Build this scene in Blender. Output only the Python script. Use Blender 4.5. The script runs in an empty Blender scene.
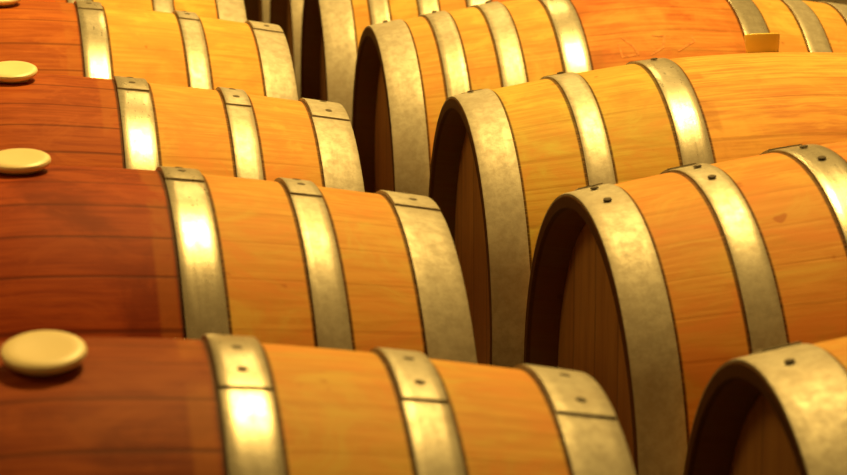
import bpy, bmesh, math, random
from mathutils import Vector, Matrix
random.seed(7)
C = bpy.context.scene.collection
PI = math.pi
rad = math.radians

# ------------------------------------------------------------------ sizes
HALF, R_BELLY, R_END, EXPO = 0.475, 0.35, 0.2891, 1.4433     # a barrique: 0.95 m long
REC, R_HEAD = 0.040, 0.2655                                   # recessed head
AXIS_Z = 0.35

# ------------------------------------------------------------------ node helpers
def new_mat(name):
    m = bpy.data.materials.new(name); m.use_nodes = True
    nt = m.node_tree; nt.nodes.clear()
    out = nt.nodes.new('ShaderNodeOutputMaterial')
    b = nt.nodes.new('ShaderNodeBsdfPrincipled')
    nt.links.new(b.outputs[0], out.inputs[0])
    return m, nt, b

class N:
    def __init__(s, nt): s.nt = nt
    def _set(s, sock, v):
        if hasattr(v, 'is_linked') or isinstance(v, bpy.types.NodeSocket): s.nt.links.new(v, sock)
        else: sock.default_value = v
    def math(s, op, a, b=0.0, c=0.0, clamp=False):
        n = s.nt.nodes.new('ShaderNodeMath'); n.operation = op; n.use_clamp = clamp
        s._set(n.inputs[0], a); s._set(n.inputs[1], b); s._set(n.inputs[2], c)
        return n.outputs[0]
    def coord(s):
        n = s.nt.nodes.new('ShaderNodeTexCoord'); return n.outputs['Object']
    def sep(s, v):
        n = s.nt.nodes.new('ShaderNodeSeparateXYZ'); s._set(n.inputs[0], v); return n.outputs
    def comb(s, x, y, z):
        n = s.nt.nodes.new('ShaderNodeCombineXYZ')
        for i, v in enumerate((x, y, z)): s._set(n.inputs[i], v)
        return n.outputs[0]
    def noise(s, v, scale, detail=3.0, rough=0.55, dist=0.0):
        n = s.nt.nodes.new('ShaderNodeTexNoise')
        s._set(n.inputs['Vector'], v); n.inputs['Scale'].default_value = scale
        n.inputs['Detail'].default_value = detail; n.inputs['Roughness'].default_value = rough
        n.inputs['Distortion'].default_value = dist
        return n.outputs[0]
    def white(s, w):
        n = s.nt.nodes.new('ShaderNodeTexWhiteNoise'); n.noise_dimensions = '1D'
        s._set(n.inputs['W'], w); return n.outputs['Value']
    def ramp(s, f, lo, hi, a=0.0, b=1.0, smooth=True):
        n = s.nt.nodes.new('ShaderNodeMapRange'); n.interpolation_type = 'SMOOTHSTEP' if smooth else 'LINEAR'
        s._set(n.inputs[0], f)
        for i, v in zip((1, 2, 3, 4), (lo, hi, a, b)): s._set(n.inputs[i], v)
        return n.outputs[0]
    def mix(s, f, a, b, mode='MIX'):
        n = s.nt.nodes.new('ShaderNodeMix'); n.data_type = 'RGBA'; n.blend_type = mode
        s._set(n.inputs[0], f); s._set(n.inputs[6], a); s._set(n.inputs[7], b)
        return n.outputs[2]
    def bump(s, h, dist, strength=1.0):
        n = s.nt.nodes.new('ShaderNodeBump'); n.inputs['Distance'].default_value = dist
        n.inputs['Strength'].default_value = strength
        s._set(n.inputs['Height'], h); return n.outputs[0]

# ------------------------------------------------------------------ materials
def stave_material(name, seed, oak, stain, stain_to, stain_amount, dark_amount, edges):
    """Oak staves running along x, seams between them, a wine stained belly."""
    m, nt, b = new_mat(name); n = N(nt)
    co = n.coord(); x, y, z = n.sep(co)
    ang = n.math('ARCTAN2', y, z)
    u0 = n.math('MULTIPLY', ang, 35 / (2 * PI))
    wob = n.noise(n.comb(n.math('MULTIPLY', ang, 2.3), seed * 3.1, 0.0), 1.0, 1.0)
    u = n.math('ADD', u0, n.math('MULTIPLY', wob, 1.3))
    cell = n.math('FLOOR', u); fr = n.math('SUBTRACT', u, cell)
    edge = n.math('MINIMUM', fr, n.math('SUBTRACT', 1.0, fr))
    seam = n.ramp(edge, 0.010, 0.055, 1.0, 0.0)
    rnd = n.white(n.math('ADD', cell, seed * 17.3))
    # grain, stretched along the stave
    gco = n.comb(n.math('ADD', n.math('MULTIPLY', x, 3.0), n.math('MULTIPLY', rnd, 9.0)),
                 n.math('MULTIPLY', u, 2.4), seed)
    grain = n.noise(gco, 3.0, 6.0, 0.62, 0.4)
    fine = n.noise(n.comb(n.math('MULTIPLY', x, 16.0), n.math('MULTIPLY', u, 16.0), rnd), 2.0, 4.0, 0.7)
    blotch = n.noise(n.comb(n.math('MULTIPLY', x, 7.0), n.math('MULTIPLY', y, 7.0), n.math('ADD', n.math('MULTIPLY', z, 7.0), seed * 5.0)), 1.0, 5.0, 0.6, 0.5)
    o = Vector(oak)
    light = tuple(o * 1.06) + (1,); dark = (o.x * .86, o.y * .76, o.z * .66, 1)
    base = n.mix(n.ramp(grain, 0.34, 0.66), dark, light)
    base = n.mix(n.math('MULTIPLY', n.ramp(rnd, 0, 1), 0.30), base, (o.x * .97, o.y * .84, o.z * .66, 1))
    warm = n.noise(n.comb(n.math('ADD', n.math('MULTIPLY', x, 9.0), seed * 7.7), n.math('MULTIPLY', y, 13.0), n.math('MULTIPLY', z, 13.0)), 1.0, 5.0, 0.65, 1.0)
    base = n.mix(n.ramp(warm, 0.48, 0.64, 0.0, 0.75), base, (o.x * 1.02, o.y * .76, o.z * .74, 1))
    base = n.mix(n.ramp(warm, 0.50, 0.32, 0.0, 0.75), base, (o.x * .97, o.y * 1.22, o.z * 1.15, 1))
    base = n.mix(n.ramp(blotch, 0.54, 0.76, 0.0, 0.45), base, (o.x * .80, o.y * .52, o.z * .45, 1))
    base = n.mix(n.ramp(fine, 0.60, 0.78, 0.0, 0.22), base, (o.x * .55, o.y * .38, o.z * .3, 1))
    # scattered small drips of wine
    spot = n.noise(n.comb(n.math('MULTIPLY', x, 24.0), n.math('MULTIPLY', y, 24.0), n.math('ADD', n.math('MULTIPLY', z, 24.0), seed)), 1.0, 2.0)
    base = n.mix(n.ramp(spot, 0.70, 0.76, 0.0, 0.55), base, (o.x * .5, o.y * .2, o.z * .14, 1))
    base = n.mix(n.math('MULTIPLY', seam, 0.13), base, (o.x * .35, o.y * .22, o.z * .16, 1))
    # the stained belly
    ax = n.math('ABSOLUTE', x)
    s = Vector(stain)
    sl = (s.x * 1.25, s.y * 1.4, s.z * 1.2, 1); sd = (s.x * .80, s.y * .70, s.z * .7, 1)
    sc = n.mix(n.ramp(grain, 0.32, 0.68), sd, sl)
    sc = n.mix(n.ramp(blotch, 0.44, 0.64, 0.0, dark_amount), sc, (s.x * .48, s.y * .36, s.z * .4, 1))
    sc = n.mix(n.ramp(warm, 0.50, 0.66, 0.0, 0.55), sc, (s.x * 1.35, s.y * 1.7, s.z * 1.5, 1))
    sc = n.mix(n.math('MULTIPLY', rnd, 0.40), sc, (s.x * .70, s.y * .58, s.z * .6, 1))
    worn = n.math('MULTIPLY', n.math('MULTIPLY', n.ramp(n.math('SUBTRACT', stain_to, ax), 0.046, 0.040), n.ramp(n.math('SUBTRACT', stain_to, ax), 0.020, 0.025)), n.ramp(blotch, 0.44, 0.52))
    sc = n.mix(n.math('MULTIPLY', worn, 0.45), sc, (o.x * .62, o.y * .38, o.z * .30, 1))
    sc = n.mix(n.math('MULTIPLY', seam, 0.58 if stain_amount == 1 else 0.3), sc, (s.x * .22, s.y * .16, s.z * .2, 1))
    wig = n.math('ADD', stain_to, n.math('MULTIPLY', n.math('SUBTRACT', grain, 0.5), 0.012))
    inside = n.ramp(n.math('SUBTRACT', wig, ax), -0.004, 0.006)
    if stain_amount < 1:
        patch = n.ramp(blotch, 0.30, 0.62, stain_amount - 0.3, min(1, stain_amount + 0.3))
        inside = n.math('MULTIPLY', inside, patch, clamp=True)
    col = n.mix(inside, base, sc)
    # thin dark lines in the oak colour along both edges of every hoop
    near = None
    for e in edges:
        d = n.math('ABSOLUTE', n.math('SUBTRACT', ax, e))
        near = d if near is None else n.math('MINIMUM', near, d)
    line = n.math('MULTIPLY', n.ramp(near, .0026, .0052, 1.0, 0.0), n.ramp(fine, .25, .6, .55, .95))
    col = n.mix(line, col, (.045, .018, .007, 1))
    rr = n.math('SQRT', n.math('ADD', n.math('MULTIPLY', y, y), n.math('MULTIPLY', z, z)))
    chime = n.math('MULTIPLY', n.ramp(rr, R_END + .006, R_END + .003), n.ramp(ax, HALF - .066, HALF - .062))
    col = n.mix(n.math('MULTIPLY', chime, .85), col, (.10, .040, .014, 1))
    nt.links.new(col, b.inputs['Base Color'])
    b.inputs['Roughness'].default_value = 0.58
    b.inputs['Specular IOR Level'].default_value = 0.06
    h = n.math('SUBTRACT', n.math('ADD', n.math('MULTIPLY', grain, 0.35), n.math('MULTIPLY', fine, 0.15)), n.math('MULTIPLY', seam, 0.22))
    nt.links.new(n.bump(h, 0.0012, 0.5), b.inputs['Normal'])
    return m

def head_material(name, seed):
    m, nt, b = new_mat(name); n = N(nt)
    x, y, z = n.sep(n.coord())
    u = n.math('ADD', n.math('MULTIPLY', y, 9.0), seed * 0.37)
    cell = n.math('FLOOR', u); fr = n.math('SUBTRACT', u, cell)
    seam = n.ramp(n.math('MINIMUM', fr, n.math('SUBTRACT', 1.0, fr)), 0.01, 0.05, 1.0, 0.0)
    rnd = n.white(n.math('ADD', cell, seed * 3.7))
    grain = n.noise(n.comb(n.math('MULTIPLY', y, 26.0), n.math('MULTIPLY', z, 2.2), n.math('ADD', rnd, seed)), 2.0, 5.0, 0.6, 0.3)
    col = n.mix(n.ramp(grain, .3, .7), (.40, .19, .055, 1), (.56, .29, .088, 1))
    col = n.mix(n.math('MULTIPLY', rnd, .5), col, (.38, .17, .05, 1))
    col = n.mix(n.math('MULTIPLY', seam, .4), col, (.08, .035, .012, 1))
    nt.links.new(col, b.inputs['Base Color']); b.inputs['Roughness'].default_value = .6
    nt.links.new(n.bump(n.math('SUBTRACT', grain, seam), .001, .5), b.inputs['Normal'])
    return m

def steel_material(name, seed, ro, metal):
    """Dull galvanised hoop steel with a cloudy, scuffed surface."""
    m, nt, b = new_mat(name); n = N(nt)
    co = n.coord(); x, y, z = n.sep(co)
    cl = n.noise(n.comb(n.math('ADD', x, seed), y, z), 70.0, 6.0, 0.72, 0.2)
    big = n.noise(n.comb(n.math('ADD', x, seed * 2.0), y, z), 9.0, 3.0, 0.6, 0.3)
    sc = n.noise(n.comb(n.math('MULTIPLY', x, 160.0), n.math('MULTIPLY', y, 14.0), n.math('MULTIPLY', z, 14.0)), 1.0, 3.0, 0.6)
    col = n.mix(n.ramp(cl, .34, .66), (.33, .298, .25, 1), (.45, .418, .36, 1))
    col = n.mix(n.ramp(big, .50, .70, 0, .45), col, (.30, .25, .19, 1))
    nt.links.new(col, b.inputs['Base Color'])
    b.inputs['Metallic'].default_value = metal
    b.inputs['Specular IOR Level'].default_value = .2
    r = n.math('ADD', n.ramp(cl, .3, .7, ro + .04, ro - .03), n.math('MULTIPLY', n.math('SUBTRACT', sc, .5), .14))
    nt.links.new(r, b.inputs['Roughness'])
    nt.links.new(n.bump(n.math('ADD', n.math('MULTIPLY', cl, .5), n.math('MULTIPLY', sc, .35)), .0012, .35), b.inputs['Normal'])
    return m

def plain(name, col, rough=.6, metal=0.0, sub=0.0, noise_scale=30.0, var=.15, spec=.5):
    m, nt, b = new_mat(name); n = N(nt)
    f = n.noise(n.coord(), noise_scale, 4.0)
    c = Vector(col)
    nt.links.new(n.mix(n.ramp(f, .3, .7), tuple(c * (1 - var)) + (1,), tuple(c * (1 + var)) + (1,)), b.inputs['Base Color'])
    b.inputs['Roughness'].default_value = rough; b.inputs['Metallic'].default_value = metal
    b.inputs['Specular IOR Level'].default_value = spec
    if sub:
        b.inputs['Subsurface Weight'].default_value = sub
        b.inputs['Subsurface Radius'].default_value = (.02, .012, .005)
        b.inputs['Subsurface Scale'].default_value = .4
    return m

RIVET = plain('rivet_iron', (.075, .052, .03), .75, .1)
CREAM = plain('cream_silicone', (.82, .69, .41), .42, 0, 0, 14, .04)
AMBER = plain('amber_silicone', (.86, .62, .11), .4, 0, 0, 14, .06)
INK = plain('ink', (.012, .008, .006), .7)
CHALK = plain('faded_chalk', (.57, .215, .06), .9, 0, 0, 120, .25)
STEEL = [steel_material('galvanised_steel_%d' % i, i * 3.7 + 1, ro, me) for i, (ro, me) in enumerate([(.52, .30), (.42, .42), (.30, .55)])]
HEADS = [head_material('oak_head_%d' % i, i * 2.3 + 1) for i in range(4)]

# ------------------------------------------------------------------ mesh helpers
CAP = [0.0]                             # how much flatter than the common curve the current barrel's belly is
def radius(s, k):
    return (R_BELLY - (R_BELLY - R_END) * (abs(s) / HALF) ** EXPO) * k - CAP[0] * math.exp(-(s / .12) ** 2)

def pt(s, a, r):                       # a = 0 at the top, positive towards -y (the viewer's side)
    return (s, -r * math.sin(a), r * math.cos(a))

def link(name, bm, mat, parent=None, smooth=True):
    bmesh.ops.recalc_face_normals(bm, faces=bm.faces)
    me = bpy.data.meshes.new(name); bm.to_mesh(me); bm.free()
    for p in me.polygons: p.use_smooth = smooth
    if smooth:
        try: me.set_sharp_from_angle(angle=rad(35))
        except Exception: pass
    me.materials.append(mat)
    o = bpy.data.objects.new(name, me); C.objects.link(o)
    if parent: o.parent = parent
    return o

def ring_loft(bm, rings, closed_profile=False, close_ring=True):
    vs = [[bm.verts.new(p) for p in r] for r in rings]
    nr = len(vs); L = len(vs[0])
    for i in range(nr if closed_profile else nr - 1):
        a, b = vs[i], vs[(i + 1) % nr]
        for j in range(L if close_ring else L - 1):
            bm.faces.new((a[j], a[(j + 1) % L], b[(j + 1) % L], b[j]))
    return vs

def stave_mesh(k):
    bm = bmesh.new(); SEG = 144
    prof = [(-HALF + REC + .024, R_HEAD * k)]
    prof += [(-HALF + REC, (R_HEAD + .001) * k), (-HALF + .003, R_END * k - .0165), (-HALF, R_END * k - .014), (-HALF, R_END * k - .001)]
    M = 44
    prof += [(-HALF + .001 + (2 * HALF - .002) * i / M, radius(-HALF + .001 + (2 * HALF - .002) * i / M, k)) for i in range(M + 1)]
    prof += [(HALF, R_END * k - .001), (HALF, R_END * k - .014), (HALF - .003, R_END * k - .0165), (HALF - REC, (R_HEAD + .001) * k), (HALF - REC - .024, R_HEAD * k)]
    ring_loft(bm, [[pt(s, 2 * PI * j / SEG, r) for j in range(SEG)] for s, r in prof])
    return bm

def head_mesh(k, sd):
    bm = bmesh.new(); SEG = 96
    s0 = sd * (HALF - REC); s1 = sd * (HALF - REC - .022)
    r0 = R_HEAD * k + .0006
    rings = [[pt(s0, 2 * PI * j / SEG, r) for j in range(SEG)] for r in (.05, .15, r0 - .003)]
    rings += [[pt(s0 - sd * .002, 2 * PI * j / SEG, r0) for j in range(SEG)], [pt(s1, 2 * PI * j / SEG, r0) for j in range(SEG)], [pt(s1, 2 * PI * j / SEG, .05) for j in range(SEG)]]
    vs = ring_loft(bm, rings)
    bm.faces.new(vs[0]); bm.faces.new(vs[-1])
    return bm

def hoop_profile(s0, s1, k, lo, hi, n=4):
    ss = [s0 + (s1 - s0) * i / n for i in range(n + 1)]
    e = (s1 - s0) * .03
    top = [(s, radius(s, k) + hi) for s in ss]
    top[0] = (s0, radius(s0, k) + hi - .0006); top[-1] = (s1, radius(s1, k) + hi - .0006)
    top.insert(1, (s0 + e, radius(s0 + e, k) + hi)); top.insert(-1, (s1 - e, radius(s1 - e, k) + hi))
    return top + [(s, radius(s, k) + lo) for s in reversed(ss)]

T = .0030
def hoop_mesh(s0, s1, k, lap, inset=0.0):
    """A band right round the barrel, with its outer end lapped over near the top."""
    bm = bmesh.new(); SEG = 168
    prof = hoop_profile(s0, s1, k, -.0006, T)
    ring_loft(bm, [[pt(s, 2 * PI * j / SEG, r) for j in range(SEG)] for s, r in prof], closed_profile=True)
    a0, a1 = lap
    prof2 = hoop_profile(s0 + (s1 - s0) * (.012 + inset), s1 - (s1 - s0) * .012, k, T - .0004, T + .0024)
    M = 26
    secs = [[pt(s, a0 + (a1 - a0) * j / M, r) for s, r in prof2] for j in range(M + 1)]
    vs = [[bm.verts.new(p) for p in q] for q in secs]
    L = len(prof2)
    for i in range(M):
        for j in range(L):
            bm.faces.new((vs[i][j], vs[i][(j + 1) % L], vs[i + 1][(j + 1) % L], vs[i + 1][j]))
    bm.faces.new(vs[0]); bm.faces.new(vs[-1])
    return bm

def rivet_mesh(s, a, k, r=.0050):
    bm = bmesh.new()
    R = radius(s, k) + T + .0022
    slope = -(1 if s > 0 else -1) * (R_BELLY - R_END) * EXPO / HALF * (abs(s) / HALF) ** (EXPO - 1) * k
    nrm = Vector((-slope, -math.sin(a), math.cos(a))).normalized()
    t1 = Vector((0, math.cos(a), math.sin(a))); t1 = (t1 - nrm * t1.dot(nrm)).normalized(); t2 = nrm.cross(t1)
    c = Vector(pt(s, a, R))
    rings = []
    for q, h in ((1.0, -.001), (1.0, .0004), (.85, .0009), (.5, .0012), (.15, .0013)):
        rings.append([c + nrm * h + (t1 * math.cos(t) + t2 * math.sin(t)) * (r * q) for t in [2 * PI * i / 14 for i in range(14)]])
    vs = ring_loft(bm, rings); bm.faces.new(vs[-1]); bm.faces.new(vs[0])
    return bm

def lathe_at(s, a, k, prof, seg=48, tilt=0.0):
    """A turned shape standing on the belly at station s and angle a; prof = (radius, height) pairs."""
    bm = bmesh.new()
    nrm = Vector((0, -math.sin(a + tilt), math.cos(a + tilt))); t1 = Vector((1, 0, 0)); t2 = nrm.cross(t1)
    c = Vector(pt(s, a, radius(s, k)))
    rings = [[c + nrm * h + (t1 * math.cos(t) + t2 * math.sin(t)) * r for t in [2 * PI * i / seg for i in range(seg)]] for r, h in prof]
    vs = ring_loft(bm, rings); bm.faces.new(vs[-1]); bm.faces.new(vs[0])
    return bm

BUNG_CREAM = [(.0215, -.030), (.0240, .0010), (.0285, .0048), (.0332, .0066), (.0353, .0092), (.0359, .0115), (.0350, .0138), (.0325, .0154), (.0285, .0160), (.022, .0157), (.010, .0150), (.002, .0149)]
BUNG_AMBER = [(.0225, -.030), (.0242, .000), (.0254, .012), (.0264, .0250), (.0261, .0267), (.0248, .0276), (.012, .0278), (.002, .0278)]

# ------------------------------------------------------------------ one barrel
OAK = (.65, .350, .092)
def barrel(p):
    k = math.exp(p['sc']); sd = p['side']; seed = p['seed']; CAP[0] = p.get('cap', .001)
    root = bpy.data.objects.new('wine_barrel', None); C.objects.link(root)
    root.empty_display_size = .2
    # the Empty stands at the thing's base; parts are placed about the barrel's axis
    base = Vector((p['x'], p['y'], 0))
    axis = Matrix.Translation((0, 0, AXIS_Z * k)) @ Matrix.Rotation(p['yaw'], 4, 'Z') @ Matrix.Rotation(-p['tilt'], 4, 'Y')
    root.location = base
    root['label'] = p['label']; root['category'] = 'barrel'; root['group'] = p['group']
    def put(o): o.matrix_local = axis; return o
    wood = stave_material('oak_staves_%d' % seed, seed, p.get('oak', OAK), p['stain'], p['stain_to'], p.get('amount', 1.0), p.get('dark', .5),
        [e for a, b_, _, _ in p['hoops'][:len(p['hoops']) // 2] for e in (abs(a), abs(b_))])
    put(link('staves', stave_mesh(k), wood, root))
    for e in (-1, 1):
        h = put(link('head', head_mesh(k, e), HEADS[(seed + (e > 0)) % 4], root))
        if p.get('ink') and e == sd:
            bm = bmesh.new()
            for path in p['ink']:
                stroke(bm, [Vector((sd * (HALF - REC) + sd * .0004, y, z)) for y, z in path], Vector((sd, 0, 0)), .0022)
            q = link('ink_mark', bm, INK, h, False); q['label'] = 'small black scuff mark on the shaded head'
    for i, (a, b, lap, riv) in enumerate(p['hoops']):
        s0, s1 = min(a, b), max(a, b)
        hp = put(link('hoop', hoop_mesh(s0, s1, k, lap, .38 if (sd < 0 and i == 0) else 0.0), STEEL[p.get('grades', [0, 1, 2] if len(p['hoops']) == 6 else [0, 1, 1, 2])[i % (len(p['hoops']) // 2)]], root))
        for rs, ra in riv:
            link('rivet', rivet_mesh(rs, rad(ra), k), RIVET, hp)
    if p.get('bung'):
        kind, bs, ba, bt = (tuple(p['bung']) + (0.0,))[:4]
        q = put(link('bung', lathe_at(bs, rad(ba), k, BUNG_CREAM if kind == 'cream' else BUNG_AMBER, 48, rad(bt)), CREAM if kind == 'cream' else AMBER, root))
        q['label'] = 'pale cream flat bung' if kind == 'cream' else 'upright amber bung'
    if p.get('chalk'):
        bm = bmesh.new()
        for path in p['chalk']:
            pts = []
            for (s_a, a_a), (s_b, a_b) in zip(path, path[1:]):
                for t in range(6):
                    f = t / 6; s = s_a + (s_b - s_a) * f; a = rad(a_a + (a_b - a_a) * f)
                    pts.append(Vector(pt(s, a, radius(s, k) + .0005)))
            stroke(bm, pts, None, .0022)
        q = put(link('chalk_scrawl', bm, CHALK, root, False)); q['label'] = 'faint pale scrawl on the stained belly'
    return root

def stroke(bm, pts, nrm, w):
    prev = None
    for i, q in enumerate(pts):
        d = (pts[min(i + 1, len(pts) - 1)] - pts[max(i - 1, 0)]).normalized()
        nn = nrm if nrm else Vector((0, q.y, q.z)).normalized()
        s = d.cross(nn).normalized() * w * (.55 + .45 * math.sin(PI * (i + .5) / len(pts)))
        cur = (bm.verts.new(q + s), bm.verts.new(q - s))
        if prev: bm.faces.new((prev[0], cur[0], cur[1], prev[1]))
        prev = cur

def hoops(sd, pairs, laps, rivs):
    """pairs = (outer, inner) hoop edges on the end that faces the aisle; the far end mirrors them."""
    out = []
    for (o, i), lp, rv in zip(pairs, laps, rivs):
        out.append((sd * o, sd * i, (rad(lp[0]), rad(lp[1])), [(sd * s, a) for s, a in rv]))
    for (o, i), lp, rv in zip(pairs, laps, rivs):
        out.append((-sd * o, -sd * i, (rad(lp[0]), rad(lp[1])), [(-sd * s, a) for s, a in rv]))
    return out

def two(pair, a, b, off=.0): 
    m = (pair[0] + pair[1]) / 2
    return [(m - off, a), (m + off, b)]

RED = (.27, .054, .014)
GL, GR = 'wine barrels of the left row', 'wine barrels of the right row'
E_ = HALF - .0008

# left row: right ends towards the aisle -------------------------------------
P1 = [(E_, .420), (.327, .287), (.179, .134)]
barrel(dict(seed=1, cap=.002, side=1, x=.0263, y=2.0984, yaw=-.0093, tilt=.002, sc=-.0068, stain=RED, stain_to=.150, dark=.55, oak=(.70, .385, .10),
    hoops=hoops(1, P1, [(14.0, -27), (14.0, -27), (13.8, -27)], [two(P1[0], -3.7, 9.2), two(P1[1], -2.4, 8.8), two(P1[2], -.8, 8.6)]),
    bung=('cream', -.007, 5.4, 5.5), group=GL,
    label='frontmost oak barrel of the left row, largest cream bung on its red belly'))
P2 = [(E_, .420), (.337, .300), (.206, .161)]
barrel(dict(seed=2, side=1, x=.0048, y=2.8217, yaw=.0186, tilt=.0005, sc=.0087, stain=(.30, .050, .013), stain_to=.178, dark=.75,
    hoops=hoops(1, P2, [(6.4, -28), (7.0, -28), (4.4, -30)], [two(P2[0], -9.5, .8), two(P2[1], -7.5, -.5), two(P2[2], -8.5, -2.6)]),
    bung=('cream', .001, -1.5, 8.0), group=GL,
    label='second oak barrel from the front of the left row, with a dark red blotchy belly'))
P3 = [(E_, .420), (.336, .300), (.197, .152)]
barrel(dict(seed=3, cap=-.003, side=1, x=-.0078, y=3.5385, yaw=.0067, tilt=-.0011, sc=-.0066, stain=(.34, .075, .018), stain_to=.170, dark=.4,
    hoops=hoops(1, P3, [(13.2, -27), (12.0, -27), (8.4, -27)], [two(P3[0], -3.5, 8.2), two(P3[1], -4, 6), two(P3[2], -6.5, 2.8)]),
    bung=('cream', .009, 3.5, 6.0), group=GL,
    label='third oak barrel from the front of the left row, brownish red belly'))
P4 = [(E_, .422), (.333, .298), (.173, .131)]
barrel(dict(seed=4, side=1, x=-.0179, y=4.2599, yaw=.0208, tilt=-.0009, sc=.0112, stain=(.39, .100, .021), stain_to=.147, dark=.2,
    hoops=hoops(1, P4, [(8.5, -27), (7.5, -27), (7.3, -27)], [two(P4[0], -6, 3.3), two(P4[1], -6, 1.5), two(P4[2], -7, 1)]),
    bung=('cream', .006, 3.0, 5.0), group=GL, oak=(.66, .375, .088),
    label='oak barrel with a bright orange-red belly in the upper left corner'))
P5 = [(E_, .421), (.334, .298), (.180, .136)]
barrel(dict(seed=5, side=1, x=-.026, y=4.982, yaw=.012, tilt=0, sc=.000, stain=(.46, .095, .02), stain_to=.155, dark=.2,
    hoops=hoops(1, P5, [(8, -22)] * 3, [two(q, -6, 3) for q in P5]), bung=('cream', 0, -2), group=GL, oak=(.66, .375, .088),
    label='rearmost barrel of the left row, yellow staves cut off by the top edge'))

# right row: left ends towards the aisle --------------------------------------
Q1 = [(E_, .408), (.330, .292), (.200, .156)]
LR = (-2.0, -34)
barrel(dict(seed=11, side=-1, x=1.1292, y=2.1155, yaw=-.0201, tilt=.0002, sc=-.0075, stain=(.5, .17, .05), stain_to=.17, amount=.5,
    hoops=hoops(-1, Q1, [(-17, -40), (-17, -40), (-17, -40)], [[(.446, -.3)], two(Q1[1], -12, 3), two(Q1[2], -12, 3)]), group=GR,
    bung=('amber', .0, -14),
    label='barrel in the lower right corner showing only its near rim and dark head'))
Q2 = [(E_, .422), (.342, .304), (.214, .169)]
barrel(dict(seed=12, side=-1, x=1.1228, y=2.8395, yaw=.0128, tilt=0, sc=.0079, stain=(.5, .19, .055), stain_to=.19, amount=.45,
    hoops=hoops(-1, Q2, [(-17, -40)] * 3, [two(Q2[0], -5.5, 6.5), two(Q2[1], -5, 5.8), two(Q2[2], -5, 6.2)]), group=GR,
    bung=('amber', .0, -14), oak=(.64, .325, .088),
    label='golden barrel with paired rivets on its hoops, behind the lower right corner barrel'))
Q3 = [(E_, .421), (.330, .294), (.199, .156)]
barrel(dict(seed=13, cap=.0065, side=-1, x=1.1105, y=3.564, yaw=-.0121, tilt=.0005, sc=-.003, stain=(.66, .31, .09), stain_to=.175, amount=.75, dark=.15,
    hoops=hoops(-1, Q3, [(-17, -40)] * 3, [[(.449, -6.5)], [(.312, -9)], [(.1775, -4)]]), group=GR, oak=(.54, .365, .083),
    bung=('amber', .000, -11.6), ink=[[(-.135, -.085), (-.125, -.075), (-.114, -.062)]],
    label='barrel with the upright amber bung on its pale orange belly, right row'))
Q4 = [(E_, .418), (.378, .341), (.286, .247), (.182, .138)]
barrel(dict(seed=14, side=-1, x=1.0895, y=4.2904, yaw=-.0111, tilt=-.0008, sc=-.0009, stain=(.47, .140, .036), stain_to=.158, amount=.78, dark=.15,
    hoops=hoops(-1, Q4, [(-17, -40)] * 4, [[(.446, -5)], [(.36, -5)], [(.266, -5)], [(.16, -8)]]), group=GR, oak=(.56, .335, .09),
    bung=('amber', .0, -18),
    chalk=[[(-.085, 35), (-.083, 40), (-.055, 39.5), (-.062, 36), (-.08, 32)], [(-.035, 40), (-.012, 37.5), (-.004, 33), (-.03, 32.5)], [(.012, 39), (.045, 35), (.042, 32)]],
    label='eight-hooped barrel with an orange-red belly behind the amber-bunged one'))
Q5 = [(E_, .415), (.380, .345), (.287, .250), (.194, .150)]
def later(seed, x, y, label, yaw=0.0):
    barrel(dict(seed=seed, side=-1, x=x, y=y, yaw=yaw, tilt=0, sc=-.001, stain=(.66, .17, .05), stain_to=.17, amount=.8, dark=.2,
        hoops=hoops(-1, Q5, [(-17, -40)] * 4, [two(q, -14, 2) for q in Q5]), bung=('amber', 0, -18), group=GR, oak=(.56, .335, .09), label=label))
later(15, 1.076, 5.0125, 'barrel at the top edge right behind the eight-hooped orange-red one', -.0233)
later(16, 1.089, 5.735, 'narrow sliver of a barrel rim in the aisle, second from the aisle end', -.012)
later(17, 1.094, 6.457, 'rearmost narrow barrel sliver at the far end of the aisle', -.012)

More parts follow.
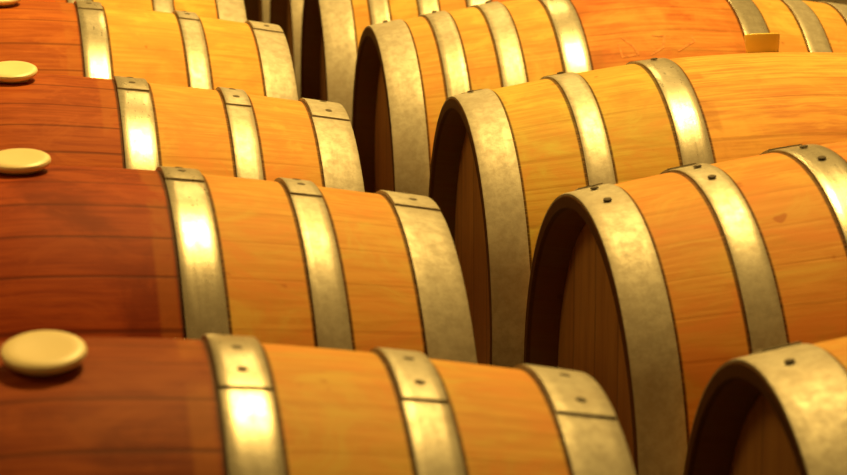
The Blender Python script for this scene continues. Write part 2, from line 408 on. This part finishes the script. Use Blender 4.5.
# ------------------------------------------------------------------ the cellar
def struct(name, verts, faces, mat):
    bm = bmesh.new(); vs = [bm.verts.new(v) for v in verts]
    for f in faces: bm.faces.new([vs[i] for i in f])
    o = link(name, bm, mat, None, False); o['kind'] = 'structure'; return o
CONC = plain('cellar_concrete', (.20, .165, .125), .8, 0, 0, 6, .25)
PLAST = plain('cellar_plaster', (.42, .34, .24), .9, 0, 0, 4, .15)
struct('floor', [(-2.6, -1.2, 0), (4.2, -1.2, 0), (4.2, 9.5, 0), (-2.6, 9.5, 0)], [(0, 1, 2, 3)], CONC)
struct('wall_back', [(-2.6, 9.5, 0), (4.2, 9.5, 0), (4.2, 9.5, 4.2), (-2.6, 9.5, 4.2)], [(0, 1, 2, 3)], PLAST)

# ------------------------------------------------------------------ light: one broad warm lamp overhead, an added soft fill to the left, a weaker lamp further down the row, and the room's bounce
WARM = (1.0, .635, .155)
def lamp(name, loc, size, energy):
    l = bpy.data.lights.new(name, 'AREA'); l.shape = 'DISK'; l.size = size; l.energy = energy; l.color = WARM
    o = bpy.data.objects.new(name, l); C.objects.link(o); o.location = loc; return o
lamp('overhead_or_added_light', (1.03, 4.3, 3.75), .5, 228)
lamp('overhead_or_added_light', (-2.4, 2.6, 3.75), 1.6, 30)  # unseen soft fill, added to brighten the heads of the right row
lamp('overhead_or_added_light', (1.3, 8.2, 3.75), .6, 70)

w = bpy.data.worlds.new('cellar_air'); bpy.context.scene.world = w; w.use_nodes = True
bg = w.node_tree.nodes['Background']; bg.inputs[0].default_value = (1.0, .52, .11, 1); bg.inputs[1].default_value = .125

# ------------------------------------------------------------------ camera
F, pitch, yaw, roll = 2540.68, .2258, .1627, -.0040
cam = bpy.data.cameras.new('camera'); co = bpy.data.objects.new('camera', cam); C.objects.link(co)
f = Vector((math.sin(yaw) * math.cos(pitch), math.cos(yaw) * math.cos(pitch), -math.sin(pitch)))
r = Vector((math.cos(yaw), -math.sin(yaw), 0)); u = r.cross(f)
r2 = r * math.cos(roll) + u * math.sin(roll); u2 = u * math.cos(roll) - r * math.sin(roll)
M = Matrix((r2, u2, -f)).transposed().to_4x4(); M.translation = Vector((0, 0, .9175 + AXIS_Z))
co.matrix_world = M
cam.sensor_fit = 'HORIZONTAL'; cam.sensor_width = 36; cam.lens = F / 847 * 36
cam.clip_start = .05; cam.clip_end = 60
cam.dof.use_dof = True; cam.dof.focus_distance = 3.5; cam.dof.aperture_fstop = 9
bpy.context.scene.camera = co

vs = bpy.context.scene.view_settings
vs.view_transform = 'Standard'; vs.look = 'None'; vs.gamma = 1; vs.exposure = 0.0
try: vs.use_curve_mapping = False
except Exception: pass
